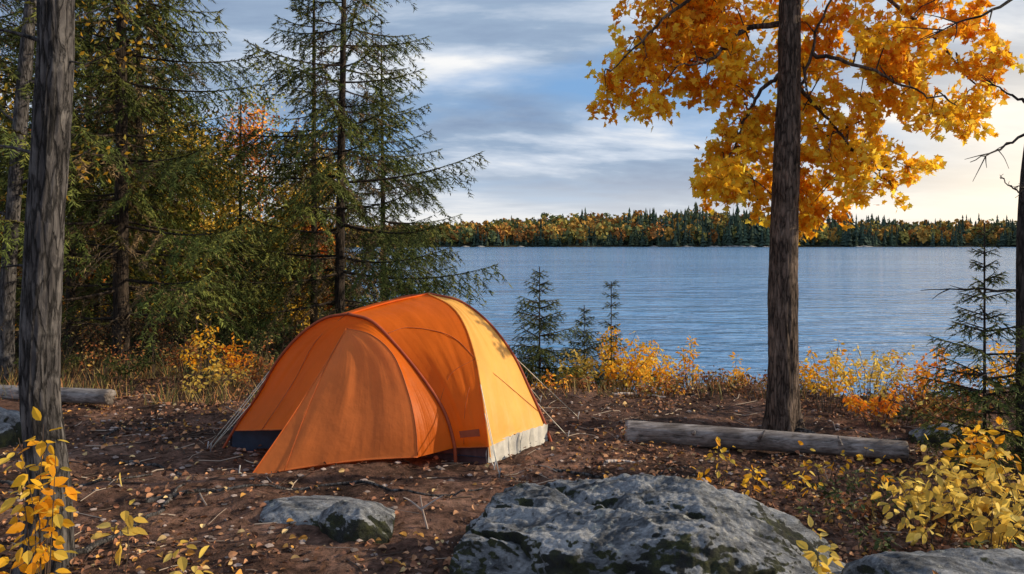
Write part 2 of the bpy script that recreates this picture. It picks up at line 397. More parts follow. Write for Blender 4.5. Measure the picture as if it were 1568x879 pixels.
def place(o,x,y,rot=0,s=1.0,dz=0,first=False):
    if not first:
        o=bpy.data.objects.new(o.name.split('.')[0],o.data); scene.collection.objects.link(o)
    o.location=(x,y,float(H(np.array([x]),np.array([y]))[0])+dz); o.rotation_euler=(0,0,rot); o.scale=(s,s,s); return o
A1=spruce_obj('spruce_tree',spruce_arr(9.5,3.0,.7,11,TP,.40,5,tr=.105,deadz=1.9,shape=.8))
A2=spruce_obj('spruce_tree',spruce_arr(8.6,3.3,.8,12,TP,.41,5,tr=.09,deadz=1.0,shape=.8,lean=(.12,0)))
A3=spruce_obj('spruce_tree',spruce_arr(9.0,2.1,.9,13,TP,.46,4,tr=.075,deadz=3.0,keep=.85))
place(A2,-2.8,13.0,.4,first=True)
place(A1,-5.35,11.0,1.2,first=True)
place(A3,-3.6,14.6,0,.9,first=True)
place(A1,-7.2,15.5,3.2,.95)
place(A2,-2.7,17.0,2.5,.86)
place(A1,-8.6,13.2,4.4,1.0)
place(A3,-6.7,12.2,5.1,.9)
place(A2,-9.8,18.5,1.0,1.2)
place(A1,-13.5,19,2.0,1.15)
place(A2,-5.3,19.5,.5,.55)
place(A3,-4.6,13.6,2.0,.5)
# sun-side spruces (outside the frame on the right, they shade the foreground)
place(A3,7.6,1.9,.3,.9); place(A3,6.3,3.1,1.7,.62)
TPs=make_templates(8,Ls=(.12,.25,.42,.62,.85),nl=.038,nw=.013,dens=2.2,brown=.03,droop=.02,tw=.38,st=.011)
Y1=spruce_obj('young_spruce',spruce_arr(1.75,1.0,.12,21,TPs,.16,6,tr=.018,deadz=0,shape=.85,lift=.1,tk=8,nt=30,keep=.9))
place(Y1,.36,10.5,0,first=True)
place(Y1,.98,10.9,2,.8)
Y2=spruce_obj('young_spruce',spruce_arr(1.5,.32,.3,22,TPs,.18,5,tr=.013,deadz=0,shape=.6,lift=.2,tk=8,nt=30,keep=.8))
place(Y2,1.26,10.2,0,first=True)
Y3=spruce_obj('young_spruce',spruce_arr(1.95,.85,.15,24,TPs,.18,5,tr=.018,deadz=0,shape=1.05,lift=.14,tk=10,nt=50,keep=.9))
place(Y3,3.5,5.95,.5,.95,first=True)
place(Y3,3.75,5.2,2.5,.6)
# ---------------------------------------------------------------- foreground left trunk
g0=float(H(np.array([-2.45]),np.array([4.2]))[0])
a=Acc(); V,F=trunk([(-2.46,4.2,g0-.15),(-2.42,4.2,.35),(-2.47,4.2,1.0),(-2.44,4.2,1.8),(-2.39,4.2,2.6),(-2.37,4.2,3.5),(-2.3,4.3,6),(-2.3,4.3,9)],[.1,.092,.088,.083,.075,.065,.05,.02],k=72,n=420,amp=.01,flare=.8,seed=3,flh=.28); a.add(V,F)
for z,az,l in [(1.55,2.9,.25),(2.15,3.6,.4),(2.62,-.3,.22),(2.75,2.5,.6)]:
    p=np.array([-2.44,4.2,z]); d=np.array([math.cos(az),.3*math.sin(az),.25])
    V,F=tube(cat([p,p+d*l*.5,p+d*l+np.array([0,0,-.04])],8),np.linspace(.012,.003,8),6); a.add(V,F,(1,1,1),0)
rg=np.random.default_rng(5)
for j in range(22):
    z=rg.uniform(4.2,8.6); az=rg.uniform(0,6.28); l=rg.uniform(.7,1.7)
    p=np.array([-2.33,4.28,z]); d=np.array([math.cos(az),math.sin(az),.5])
    V,F=tube(cat([p,p+d*l*.6,p+d*l],7),np.linspace(.02,.004,7),5); a.add(V,F,(1,1,1),0)
    c=p+d*l
    n=90; pos=c+rg.normal(0,.28,(n,3)); V,F=scat(LQT,LQF,pos,rv(n,rg),rv(n,rg),.09)
    a.add(V,F,np.repeat(pal([(.6,.28,.03,1),(.3,.25,.05,1)],n,rg),4,0),1)
a.obj('birch_tree',[M_bark,M_leaf],smooth=True)
a=Acc(); V,F=trunk([(-6.05,9.6,-.2),(-6.02,9.6,1.2),(-5.9,9.6,2.9),(-5.72,9.6,4.8),(-5.4,9.7,8)],[.09,.08,.075,.055,.02],k=32,n=160,amp=.005,flare=.3,seed=6); a.add(V,F)
for z,az,l in [(2.4,.2,.9),(3.1,2.6,.8),(3.6,.4,1.2),(2.0,3.3,.6),(4.3,.9,1.3),(4.9,2.8,1.2),(5.6,-.6,1.2),(6.4,1.5,1.0)]:
    p=np.array([-5.95+max(0,z-2)*.09,9.6,z]); d=np.array([math.cos(az),math.sin(az),.45])
    V,F=tube(cat([p,p+d*l*.5,p+d*l+np.array([0,0,.1])],8),np.linspace(.022,.003,8),6); a.add(V,F,(1,1,1),0)
    n=70; pos=p+d*l*rg.uniform(.4,1.15,(n,1))+rg.normal(0,.18,(n,3)); V,F=scat(LQT,LQF,pos,rv(n,rg),rv(n,rg),.08)
    a.add(V,F,np.repeat(pal([(.6,.33,.03,1),(.35,.28,.05,1)],n,rg),4,0),1)
a.obj('aspen_tree',[M_bark,M_leaf],smooth=True)
# ---------------------------------------------------------------- maple
MX,MY=2.54,7.5
a=Acc(); rg=np.random.default_rng(31)
tp=[(MX+.0,MY,-.2),(MX-.01,MY,.3),(MX-.01,MY,1.2),(MX+.02,MY,2.3),(MX+.05,MY,3.4),(MX+.05,MY,4.6),(MX+.0,MY,6.5),(MX+.1,MY,9)]
V,F=trunk(tp,[.138,.130,.116,.098,.085,.065,.045,.015],k=72,n=420,amp=.013,flare=.7,seed=9,flh=.18); a.add(V,F,(1,1,1),0)
limbs=[
 [(0.05,0,4.2),(-.4,.1,4.3),(-.9,-.1,3.95),(-1.3,-.2,3.6),(-1.65,-.25,3.25)],
 [(0.0,0,3.75),(-.3,.2,3.75),(-.7,-.1,3.4),(-1.1,-.4,3.25)],
 [(0.0,0,3.3),(-.2,.2,3.1),(-.35,.25,2.75),(-.5,.3,2.4)],
 [(0.05,0,2.85),(.18,.15,3.1),(.3,.1,3.5),(.42,.0,3.95),(.8,-.1,4.3)],
 [(.05,0,4.4),(.6,.2,4.3),(1.2,.3,4.0),(1.7,.2,3.45),(2.05,.2,3.0)],
 [(.3,.1,3.5),(.6,-.1,3.35),(1.0,-.2,3.15),(1.5,-.2,2.95)],
 [(.05,0,3.25),(.35,.25,3.05),(.65,.3,2.75),(.95,.3,2.45),(1.15,.3,2.25)],
 [(.05,0,4.9),(-.5,.5,5.3),(-1.2,.6,5.6)],[(.05,0,5.3),(.7,.4,5.8),(1.4,.3,6.2)],[(.0,0,5.6),(.1,-.7,6.2),(.0,-1.1,6.8)],[(0,0,6.2),(-.4,.1,7),(-.7,.2,7.8)],
 [(.05,0,4.6),(1.0,-.1,4.9),(2.0,-.1,4.6),(2.6,0,4.1)],
]
LP=[]
for L in limbs:
    P=cat(np.array(L)+np.array([MX,MY,0]),22); r0=.032 if L[0][2]>3.6 else .022
    P[1:-1]+=rg.normal(0,.012,(20,3))
    V,F=tube(P,np.linspace(r0,.005,22),8); a.add(V,F,(1,1,1),0); LP.append(P[3:])
LP=np.concatenate(LP)
cl=[(-1.6,3.18),(-1.5,3.3),(-1.3,3.42),(-1.2,3.08),(-1.32,3.22),(-1.08,3.6),(-.92,3.3),(-.85,3.72),(-.66,3.5),(-.62,3.85),(-.42,3.66),(-.37,3.3),(-.55,3.2),(-.25,3.85),(-.18,3.48),(-.3,3.05),(-1.05,3.9),(-.8,3.98),(-1.1,3.3),(-.9,3.55),(-.5,3.45),(-1.45,3.5),(-.45,3.95),(-.7,3.25),(-.75,3.45),(-1.25,3.6),
 (-.43,2.7),(-.55,2.45),(-.3,2.52),(-.24,2.88),(-.48,2.25),(-.24,2.2),(-.66,2.3),(-.1,2.6),(-.05,2.12),(.16,2.02),(-.35,2.36),(-.5,2.55),(-.2,2.7),(-.4,2.85),
 (.24,3.85),(.37,3.6),(.55,3.78),(.8,3.85),(.6,3.42),(.85,3.54),(1.1,3.78),(1.34,3.85),(1.16,3.42),(1.46,3.6),(1.7,3.72),(1.95,3.85),(.9,3.18),(1.2,3.12),(1.45,3.24),(1.8,3.05),(2.0,2.95),(1.64,2.95),(1.34,2.9),(1.1,2.82),(.8,2.88),(.55,3.06),(.37,3.24),(.43,2.82),(.6,2.5),(.85,2.52),(1.08,2.4),(1.2,2.3),(.92,2.22),(.6,2.05),(.5,2.15),(.24,2.28),(.3,2.6),(.18,2.42),(1.95,3.3),(1.75,3.4),(2.1,3.55),(.7,2.3),(.38,2.02),(.45,3.7),(.7,3.65),(1.0,3.6),(1.3,3.65),(.95,3.35),(.7,2.7),(.9,2.7),(.45,2.4),(.25,3.05),(.3,3.4),(.25,2.9),(.5,2.6),(1.0,3.0),(.75,3.1)]
PALO=[(.9,.44,.02,4),(.87,.35,.015,3),(.92,.58,.05,2),(.6,.2,.02,1)]
PALG=[(.96,.62,.04,4),(.94,.52,.03,3),(.97,.74,.10,2),(.8,.36,.02,1)]
def ydep(dx): return rg.uniform(.22,.75) if abs(dx)<.5 else rg.uniform(-.2,.6)
cls=[(dx,ydep(dx),z,.125,rg.integers(125,175)) for dx,z in cl]
for j in range(30):
    dx=rg.uniform(-1.4,2.4); cls.append((dx,ydep(dx),rg.uniform(3.9,4.8),.18,100))
for j in range(34):
    th=rg.uniform(0,6.28); r=rg.uniform(.3,1.6); cls.append((r*math.cos(th),r*math.sin(th)+.4,rg.uniform(4.9,8.4),.26,50))
for dx,dy,z,sr,n in cls:
    c=np.array([MX+dx,MY+dy,z]); i=np.argmin(((LP-c)**2*np.array([1,1,1.0])).sum(1)); p=LP[i]
    mid=(p+c)/2+np.array([0,0,.08])+rg.normal(0,.03,3)
    P=cat([p,mid,c],9); V,F=tube(P,np.linspace(.008,.003,9),5); a.add(V,F,(1,1,1),0)
    PALX=PALG if (dx>-.7 and z<3.7 and rg.random()<.85) or rg.random()<.3 else PALO
    for q in range(5):
        d=nrmz(rg.normal(size=3)+np.array([0,0,-.2])); e=c+d*sr*1.9
        if abs(e[0]-MX)<.3 and e[1]<MY+.12: e[1]=MY+.15
        Q=cat([c,(c+e)/2+rg.normal(0,.015,3),e],5); V,F=tube(Q,np.linspace(.0035,.0015,5),3); a.add(V,F,(1,1,1),0)
        m=n//5; t=rg.uniform(.15,1.1,(m,1)); pos=c+(e-c)*t+rg.normal(0,.035,(m,3))
        dr=nrmz(d+rg.normal(0,.7,(m,3))+np.array([0,0,-.5]))
        V,F=scat(MLT,MLF,pos,dr,rv(m,rg),rg.uniform(.045,.08,m))
        a.add(V,F,np.repeat(pal(PALX,m,rg),15,0),1)
a.obj('maple_tree',[M_barkm,M_leaf],smooth=True)
# ---------------------------------------------------------------- dead tree right edge
a=Acc(); rg=np.random.default_rng(41); DX,DY=3.83,6.0
V,F=trunk([(DX,DY,-.2),(DX-.01,DY,1.0),(DX+.0,DY,2.0),(DX+.1,DY,3),(DX+.2,DY,4.4),(DX+.2,DY,6)],[.055,.048,.04,.03,.02,.006],24,200,amp=.005,flare=.3,seed=2); a.add(V,F,(1,1,1),0)
def bare(a,p,q,r,rg,sub=5,mi=0):
    p=np.array(p,float);q=np.array(q,float); L=np.linalg.norm(q-p)
    m=(p+q)/2+rg.normal(0,.06*L,3); P=cat([p,m,q],12); P[1:]+=rg.normal(0,.008,(11,3))
    V,F=tube(P,np.linspace(r,.0025,12),6); a.add(V,F,(1,1,1),mi)
    for k in range(sub):
        i=rg.integers(3,11); d=nrmz((q-p)/L+rg.normal(0,.6,3)); e=P[i]+d*L*rg.uniform(.15,.35)
        V,F=tube(cat([P[i],(P[i]+e)/2+rg.normal(0,.01,3),e],6),np.linspace(r*.4,.0018,6),4); a.add(V,F,(1,1,1),mi)
for p,q,r in [((DX,DY,2.75),(DX-.34,DY-.1,2.92),.012),((DX+.05,DY,2.55),(DX-.52,DY-.2,2.28),.012),((DX,DY,2.15),(DX-.2,DY-.2,2.1),.009),((DX,DY,2.05),(DX-.19,DY,2.2),.008),((DX,DY,1.35),(DX-.82,DY-.1,1.36),.013),((DX+.1,DY,3.6),(DX-.85,DY-.1,3.2),.016),((DX+.1,DY,3.9),(DX-.75,DY+.2,3.45),.014),((DX,DY,.9),(DX-.5,DY-.3,.75),.009),((DX+.1,DY,4.3),(DX-.9,DY-.2,3.75),.014),((DX,DY,3),(DX+.6,DY,3.2),.012),((DX,DY,1.7),(DX+.6,DY+.2,1.8),.012)]:
    bare(a,p,q,r,rg)
a.obj('dead_tree',[M_dead],smooth=True)
# ---------------------------------------------------------------- background trees left (one mass)
a=Acc(); rg=np.random.default_rng(51)
bt=[(-13,20,6.5,0),(-11,23,7.5,1),(-9.5,21,5.5,0),(-8,24,5.6,2),(-7.4,18.5,4.4,0),(-6.6,26,5.2,0),(-15,18,7,1),(-17,24,8,0),(-5.2,22,3.9,0),(-9,16,4.0,2),(-11.5,16,5,0),(-14,14,6,1),(-4.6,17.4,2.8,0),(-6.2,14.2,3.0,1),(-19,20,9,1),(-7.7,16.2,3.2,0),(-3.9,16.0,2.0,2),(-13,27,8,0),(-9,29,7,1),(-4.2,15.2,1.8,0),(-6.1,16.8,3.6,0),(-8.2,19.5,5.0,1)]
PALS=[[(.75,.46,.05,3),(.55,.42,.06,2),(.85,.52,.06,1)],[(.2,.22,.04,3),(.4,.35,.06,2),(.6,.4,.06,1)],[(.65,.2,.04,3),(.75,.32,.04,2)]]
for x,y,h,pi in bt:
    g=float(H(np.array([x]),np.array([y]))[0]); 
    V,F=tube(cat([(x,y,g-.2),(x+rg.normal(0,.1),y,g+h*.5),(x+rg.normal(0,.3),y,g+h)],12),np.linspace(.02*h*.6,.01,12),8); a.add(V,F,(.2,.17,.15),0)
    R=h*.24
    for j in range(int(14+h*3)):
        u=rg.uniform(.12,1); th=rg.uniform(0,6.28); rr=R*math.sin(min(1,u*1.1+.1)*math.pi)**.6*rg.uniform(.3,1.1) if u<.9 else R*.2
        c=np.array([x+rr*math.cos(th),y+rr*math.sin(th),g+h*u]); p=np.array([x,y,g+h*u*.85])
        V,F=tube(np.array([p,(p+c)/2,c]),[.02,.012,.005],4); a.add(V,F,(.1,.08,.06),0)
        n=80; pos=c+rg.normal(0,1,(n,3))*np.array([.34,.34,.24])*h/5
        V,F=scat(LQT,LQF,pos,rv(n,rg),rv(n,rg),rg.uniform(.09,.16,n)); a.add(V,F,np.repeat(pal(PALS[pi],n,rg,.3)*rg.uniform(.7,1.1),4,0),1)
a.obj('background_trees',[M_bark,M_litter])
# ---------------------------------------------------------------- distant forest
a=Acc(); rg=np.random.default_rng(61)
def dist_spruce(n,x,y,h,lay=6,bl=6):
    g=H(x,y); t=(np.arange(lay)/lay)
    hh=h[:,None,None]
    zt=np.broadcast_to((1-(t)*.93)[None,:,None],(n,lay,bl))
    wd=rg.uniform(.8,1.9,(n,1,1))
    r=(.03+.15*t)[None,:,None]*hh*rg.uniform(.55,1.4,(n,lay,bl))*wd
    th=rg.uniform(0,6.28,(n,lay,1))+np.arange(bl)[None,None]*6.283/bl
    dth=.5
    cx=x[:,None,None];cy=y[:,None,None];cz=g[:,None,None]
    zlow=(zt-.17-rg.uniform(0,.06,(n,lay,bl)))*hh+cz
    A=np.stack([cx+0*th,cy+0*th,cz+zt*hh],-1)
    B=np.stack([cx+r*np.cos(th-dth),cy+r*np.sin(th-dth),zlow],-1)
    C=np.stack([cx+r*np.cos(th+dth),cy+r*np.sin(th+dth),zlow],-1)
    V=np.stack([A,B,C],-2).reshape(-1,3); return V,np.arange(len(V)).reshape(-1,3),lay*bl*3
n=3600; x=rg.uniform(-420,560,n); f=rg.uniform(0,1,n)**1.6*110; y=503+8*np.sin(x*.03)+5*np.sin(x*.11)+f
cl_=.75+.5*(.5+fbm(np.stack([x*.06,y*.03,0*x],1),2))
h=rg.uniform(7,15.5,n)*cl_*np.where(rg.random(n)<.05,1.4,1); h*=np.interp(x,[-60,0,60,133,200,303,400],[.6,.68,.9,1.2,1.05,.85,.9])*(.75+.25*sm(0,20,f))
V,F,m=dist_spruce(n,x,y,h)
c=pal([(.045,.07,.055,4),(.06,.09,.06,2),(.075,.09,.05,1)],n,rg,.3); a.add(V,F,np.repeat(c,m,0))  # slight bluish distance haze mixed into the spruce colours
n=3000; x=rg.uniform(-420,560,n); f=rg.uniform(0,1,n)**1.1*110; y=504+8*np.sin(x*.03)+5*np.sin(x*.11)+f
pk=rg.random(n)<np.interp(x,[-420,-20,70,120,300,560],[.95,.98,.85,.38,.45,.5]); x=x[pk];y=y[pk];f=f[pk];n=len(x)
h=rg.uniform(8,14.5,n)*np.interp(x,[-60,0,60,133,200,303],[.8,.95,1.05,1,.9,.8]); g=H(x,y)
K=40; U=rg.normal(size=(n,K,3)); U=U/np.linalg.norm(U,axis=2,keepdims=True)*rg.uniform(.5,1,(n,K,1))**.5
pos=np.stack([x,y,g+h*.6],1)[:,None]+U*(h[:,None,None]*np.array([.28,.28,.4])); pos=pos.reshape(-1,3)
Q=np.array([(-.5,-.5,0),(.5,-.5,0.1),(.6,.4,0),(-.4,.6,.1)]); QF=np.array([(0,1,2),(0,2,3)])
V,F=scat(Q,QF,pos,rv(len(pos),rg),rv(len(pos),rg),rg.uniform(1.0,2.2,len(pos)))
c=pal([(.44,.25,.06,5),(.34,.15,.045,2),(.32,.26,.07,3),(.12,.14,.06,4)],n,rg,.3); a.add(V,F,np.repeat(c,K*4,0))
a.obj('distant_forest',[M_far])
ic=np.array([(1,0,0),(-1,0,0),(0,1,0),(0,-1,0),(0,0,1),(0,0,-.5),(.6,.6,.5),(-.6,-.5,.6)]); icf=np.array([(0,6,4),(6,2,4),(2,1,4),(1,7,4),(7,3,4),(3,0,4),(0,2,6),(1,3,7)])
a=Acc()
x=np.concatenate([rg.normal(140,8,30),rg.normal(215,6,8),rg.uniform(-50,420,10)]); n=len(x); y=497+8*np.sin(x*.03)+5*np.sin(x*.11)+rg.uniform(-1,3,n)
for k in range(n):
    s=rg.uniform(.5,2.0); a.add(ic*s*np.array([1.8,1,.45])+np.array([x[k],y[k],WL+.1]),icf,(.26,.25,.24))
a.obj('shore_rocks',[M_far])
# ---------------------------------------------------------------- tent
tent=empty('dome_tent',(0,0,0))
T=(-1.316,6.45,1.128);P=(-.734,7.0,1.256)
cAR=cat([T,(-1.117,6.42,1.07),(-.915,6.36,.885),(-.694,6.28,.638),(-.524,6.2,.40),(-.445,6.15,.17),(-.43,6.14,0)],80)
cAL=cat([T,(-1.507,6.46,1.09),(-1.707,6.48,.957),(-1.897,6.5,.743),(-2.062,6.52,.465),(-2.23,6.53,.224),(-2.36,6.53,0)],80)
cP2=cat([P,(-.523,6.85,1.16),(-.389,6.65,1.008),(-.291,6.4,.774),(-.238,6.22,.547),(-.198,6.1,.321),(-.157,6.04,0)],80)
cP3=cat([P,(-.453,7.05,1.18),(-.206,7.03,.996),(.006,6.95,.728),(.156,6.85,.43),(.264,6.77,.197),(.333,6.72,0)],80)
cB=cat([P,(-.5,7.3,1.17),(-.25,7.6,.85),(-.1,7.8,.4),(-.02,7.9,0)],80)
cBL=cat([P,(-1.1,7.3,1.17),(-1.5,7.6,.85),(-1.85,7.85,.4),(-2.0,7.95,0)],80)
V0=(-1.32,6.40,1.02)
cVS=cat([V0,(-1.46,6.22,.74),(-1.66,6.0,.38),(-1.89,5.79,.01)],80)
cW=cat([V0,(-1.096,6.3,.975),(-.912,6.2,.828),(-.789,6.1,.569),(-.724,6.02,.339),(-.70,5.98,.105)],80)
def trim(c,z,n=60):
    i=np.where(c[:,2]>=z)[0][-1]; return cat(c[:i+1],n)
def patch(name,ca,cb,m,bul=0.0,nu=36,w=.006,seed=0,hem=0.0):
    nv=len(ca); u=np.linspace(0,1,nu)
    S=(1-u)[None,:,None]*ca[:,None]+u[None,:,None]*cb[:,None]
    du=np.gradient(S,axis=1); dv=np.gradient(S,axis=0); nn=nrmz(np.cross(du,dv)+1e-9)
    cen=np.array([-1.0,6.9,.3]); sg=np.sign(((S-cen)*nn).sum(-1,keepdims=True)); nn=nn*np.sign(np.median(sg))
    vv=np.linspace(0,1,nv)
    fold=fbm(np.stack([np.tile(u*9+seed,(nv,1)).ravel(),np.tile(vv[:,None]*1.6,(1,nu)).ravel(),np.full(nu*nv,seed*1.)],1),3).reshape(nv,nu)
    e=(np.sin(np.pi*u)**.7)[None,:]*np.minimum(1,vv*4+.15)[:,None]
    S=S+nn*((bul*e*np.sin(np.pi*np.clip(vv*.9+.08,0,1))[:,None]+w*2.2*fold*e)[...,None])
    S[-1:,:,2]+= hem*np.sin(np.pi*u)[None]
    i=(np.arange(nv-1)[:,None]*nu+np.arange(nu-1)[None]).ravel()
    F=np.stack([i,i+1,i+nu+1,i+nu],1)
    uv=np.stack([np.tile(u,(nv,1)).ravel(),np.tile(vv[:,None],(1,nu)).ravel()],1)+seed*.37
    mkobj(name,S.reshape(-1,3),F,[m],smooth=True,parent=tent,uv=uv); return S
S1=patch('vestibule_left_panel',trim(cAL,.17),cat(cVS[:int(80*.70)],60),M_or,-.02,seed=1,w=.008)
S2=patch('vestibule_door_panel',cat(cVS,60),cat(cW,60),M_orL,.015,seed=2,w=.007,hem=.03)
S3=patch('vestibule_right_panel',cat(cW,60),trim(cAR,.12),M_or,-.01,nu=20,seed=3,w=.003)
S4=patch('front_side_panel',trim(cAR,.12),trim(cP2,.14),M_or,.02,seed=4,w=.006)
S5=patch('right_side_panel',trim(cP2,.14),trim(cP3,.13),M_orSun,.012,seed=5,w=.006,hem=.02)
S6=patch('rear_right_panel',trim(cP3,.13),trim(cB,.1),M_orSun,.03,seed=6)
S7=patch('rear_panel',trim(cB,.1),trim(cBL,.1),M_or,.05,seed=7)
S8=patch('rear_left_panel',trim(cBL,.1),trim(cAL,.17),M_or,.02,seed=8)
def ttube(name,c,r,m,k=8):
    V,F=tube(c,r,k,True); mkobj(name,V,F,[m],smooth=True,parent=tent)
ttube('arch_pole_sleeve_right',cAR+np.array([.0,-.008,.004]),.013,M_band); ttube('arch_pole_sleeve_left',cAL+np.array([0,-.008,.004]),.011,M_band)
ttube('front_pole_seam',trim(cP2,.05)+np.array([.004,-.006,.004]),.006,M_orSun); ttube('side_pole_sleeve',cP3+np.array([.004,-.004,.004]),.012,M_band)
ttube('rear_pole_sleeve',cB,.011,M_band); ttube('rear_left_pole_sleeve',cBL,.011,M_band)
ttube('door_seam_right',trim(cW,.11),.0045,M_seam); ttube('door_seam_left',cat(cVS,60)+np.array([0,-.004,0]),.004,M_orL)
ridge=cat([T,((T[0]+P[0])/2,(T[1]+P[1])/2,(T[2]+P[2])/2+.012),P],20); ttube('ridge_seam',ridge,.008,M_or)
def onS(S,uvs): 
    out=[]
    for u,v in uvs: out.append(S[int(v*(S.shape[0]-1)),int(u*(S.shape[1]-1))])
    return np.array(out)+np.array([0,-.004,.002])
ttube('side_panel_seam',cat(onS(S4,[(0,.27),(.3,.27),(.6,.34),(.8,.43),(1,.56)]),30),.0035,M_seam,6)
ttube('lower_side_seam',cat(onS(S4,[(.0,.75),(.5,.62),(1,.57)]),20),.002,M_seam,6)
ttube('lower_side_seam',cat(onS(S4,[(.3,.99),(.6,.78),(1,.6)]),20),.002,M_seam,6)
ttube('right_panel_seam',cat(onS(S5,[(0,.57),(.5,.72),(1,.93)]),20),.0025,M_seam,6)
ttube('door_centre_seam',cat(onS(S2,[(.02,.05),(.08,.3),(.14,.6),(.2,1)]),30),.0025,M_seam,6)
ttube('left_panel_seam',cat(onS(S1,[(.05,.02),(.4,.3),(.55,.6),(.6,1)]),30),.003,M_seam,6)
ttube('door_hem',S2[-1],.004,M_seam,6); ttube('side_hem',S4[-1],.004,M_seam,6); ttube('left_hem',S1[-1],.004,M_seam,6)
lb=onS(S4,[(.25,.93),(.8,.93),(.8,.965),(.25,.965)])+np.array([0,-.006,0]); mkobj('fabric_label',lb,np.array([[0,1,2,3]]),[M_band],parent=tent)
def strip(name,pts,z0,z1,m,n=30,wob=.01):
    c=cat(pts,n); rgx=np.random.default_rng(len(name)); g=H(c[:,0],c[:,1])
    top=np.column_stack([c[:,0],c[:,1],z1+rgx.normal(0,.004,n)]); mid=np.column_stack([c[:,0]+rgx.normal(0,wob,n),c[:,1]+rgx.normal(0,wob,n),(z0+z1)/2+0*g]); bot=np.column_stack([c[:,0],c[:,1],np.minimum(g,z0)-.02])
    V=np.vstack([top,mid,bot]); i=np.arange(n-1); F=np.vstack([np.stack([i,i+1,i+n+1,i+n],1),np.stack([i+n,i+n+1,i+2*n+1,i+2*n],1)]); mkobj(name,V,F,[m],smooth=True,parent=tent)
Ls,Rs,Ns,Es,Bs,BLs=[(-2.30,6.57,0),(-.46,6.22,0),(-.185,6.09,0),(.30,6.73,0),(-.05,7.85,0),(-1.95,7.9,0)]
strip('groundsheet_front_left',[Ls,(-1.6,6.43,0),(-1.0,6.32,0)],0,.2,M_tubB)
strip('groundsheet_front_right',[(-1.0,6.32,0),Rs,Ns],0,.2,M_tubM)
strip('inner_skirt_right',[Ns,(.05,6.38,0),Es],0,.19,M_tubW,30,.012)
strip('groundsheet_rear',[Es,(.15,7.4,0),Bs,(-1,7.95,0),BLs,(-2.2,7.2,0),Ls],0,.16,M_tubB,60)
fl=[Ls,(-1.0,6.32,0),Ns,Es,Bs,BLs]
mkobj('groundsheet_floor',np.array([(p[0],p[1],.07) for p in fl]+[(-1,7,.07)]),np.array([(6,i,(i+1)%6) for i in range(6)]),[M_tubB],parent=tent)
def gz(x,y): return float(H(np.array([x]),np.array([y]))[0])
def guy(p,q,r=.0032):
    q=(q[0],q[1],gz(q[0],q[1])+.02); ttube('guy_line',np.array([p,((p[0]+q[0])/2,(p[1]+q[1])/2,(p[2]+q[2])/2-.005),q]),r,M_cord,5)
    ttube('stake',np.array([(q[0],q[1],q[2]-.08),(q[0],q[1],q[2]),(q[0]+.01,q[1]-.01,q[2]+.05)]),.005,M_metal,6)
guy(cP2[46],(-.09,5.72)); guy(cP2[60],(-.09,5.72)); guy(cP3[42],(.62,7.55)); guy(cP3[60],(.48,6.9))
guy(cAL[40],(-2.42,6.45)); guy(cAL[52],(-2.42,6.45)); guy(cAL[35],(-2.5,6.6)); guy(cVS[-1],(-1.95,5.74)); guy(cB[40],(.3,8.5)); guy(cP2[75],(-.13,5.9))
# ---------------------------------------------------------------- rocks
def rock(name,cx,cy,R,seed,e=2.4,n=150,amp=.12,dz=0,rot=0,nf=12):
    g=gz(cx,cy)+dz
    th=np.linspace(0,2*np.pi,n*2,endpoint=False); ph=np.linspace(-.5*np.pi*.6,.5*np.pi,n)
    PH,TH=np.meshgrid(ph,th,indexing='ij')
    d=np.stack([np.cos(PH)*np.cos(TH),np.cos(PH)*np.sin(TH),np.sin(PH)],-1).reshape(-1,3)
    s=(np.abs(d)**e).sum(1)**(-1/e)
    q=d*s[:,None]
    rg=np.random.default_rng(seed)
    V=q*(1+amp*fbm(q*1.3+seed,3))[:,None]
    for k in range(nf):
        nv=nrmz(rg.normal(size=3)*np.array([1,1,.8])+np.array([0,0,.25])); c=rg.uniform(.74,.95)
        o=V@nv-c; o=np.where(o>0,o*.85,0); V=V-o[:,None]*nv
    W=V*np.array(R)
    qa=W@np.array([[.8,.6,0],[-.6,.8,0],[0,0,1]])
    crease=np.clip(1-np.abs(fbm(qa*np.array([1.2,3.2,2.0])+seed,4))*7,0,1)
    sc=min(R[2],.5)
    W=W-d*(crease*.06*sc/.5)[:,None]+d*(.06*sc/.5*fbm(qa*np.array([3,6,5])+seed,4))[:,None]+d*(.02*sc/.5*fbm(W*26+seed,3))[:,None]
    V=W
    c,s_=math.cos(rot),math.sin(rot); V=np.stack([V[:,0]*c-V[:,1]*s_,V[:,0]*s_+V[:,1]*c,V[:,2]],1)
    V=V+np.array([cx,cy,g])
    m=n*2; i=np.arange(n-1)[:,None]*m; j=np.arange(m)[None]; j2=(j+1)%m
    F=np.stack([(i+j).ravel(),(i+j2).ravel(),(i+m+j2).ravel(),(i+m+j).ravel()],1)
    return mkobj(name,V,F,[M_rock],smooth=True,origin=(cx,cy,g))
rock('boulder',.6,4.05,(1.12,.72,.52),4,2.15,300,.12,-.03,.05)
rock('boulder',2.15,3.8,(.68,.36,.27),9,2.2,120,.15,-.02,.1)
rock('flat_rock',-1.2,5.0,(.5,.3,.09),15,2.9,130,.2,.0,-.25,16)
rock('flat_rock',-.9,4.75,(.24,.27,.17),12,2.6,120,.25,-.02,.7,18)
rock('flat_rock',-4.55,6.9,(.35,.3,.28),19,2.4,80,.15,.0,.1)
rock('flat_rock',3.75,7.0,(.28,.2,.15),23,2.4,60,.15,.0,.1)
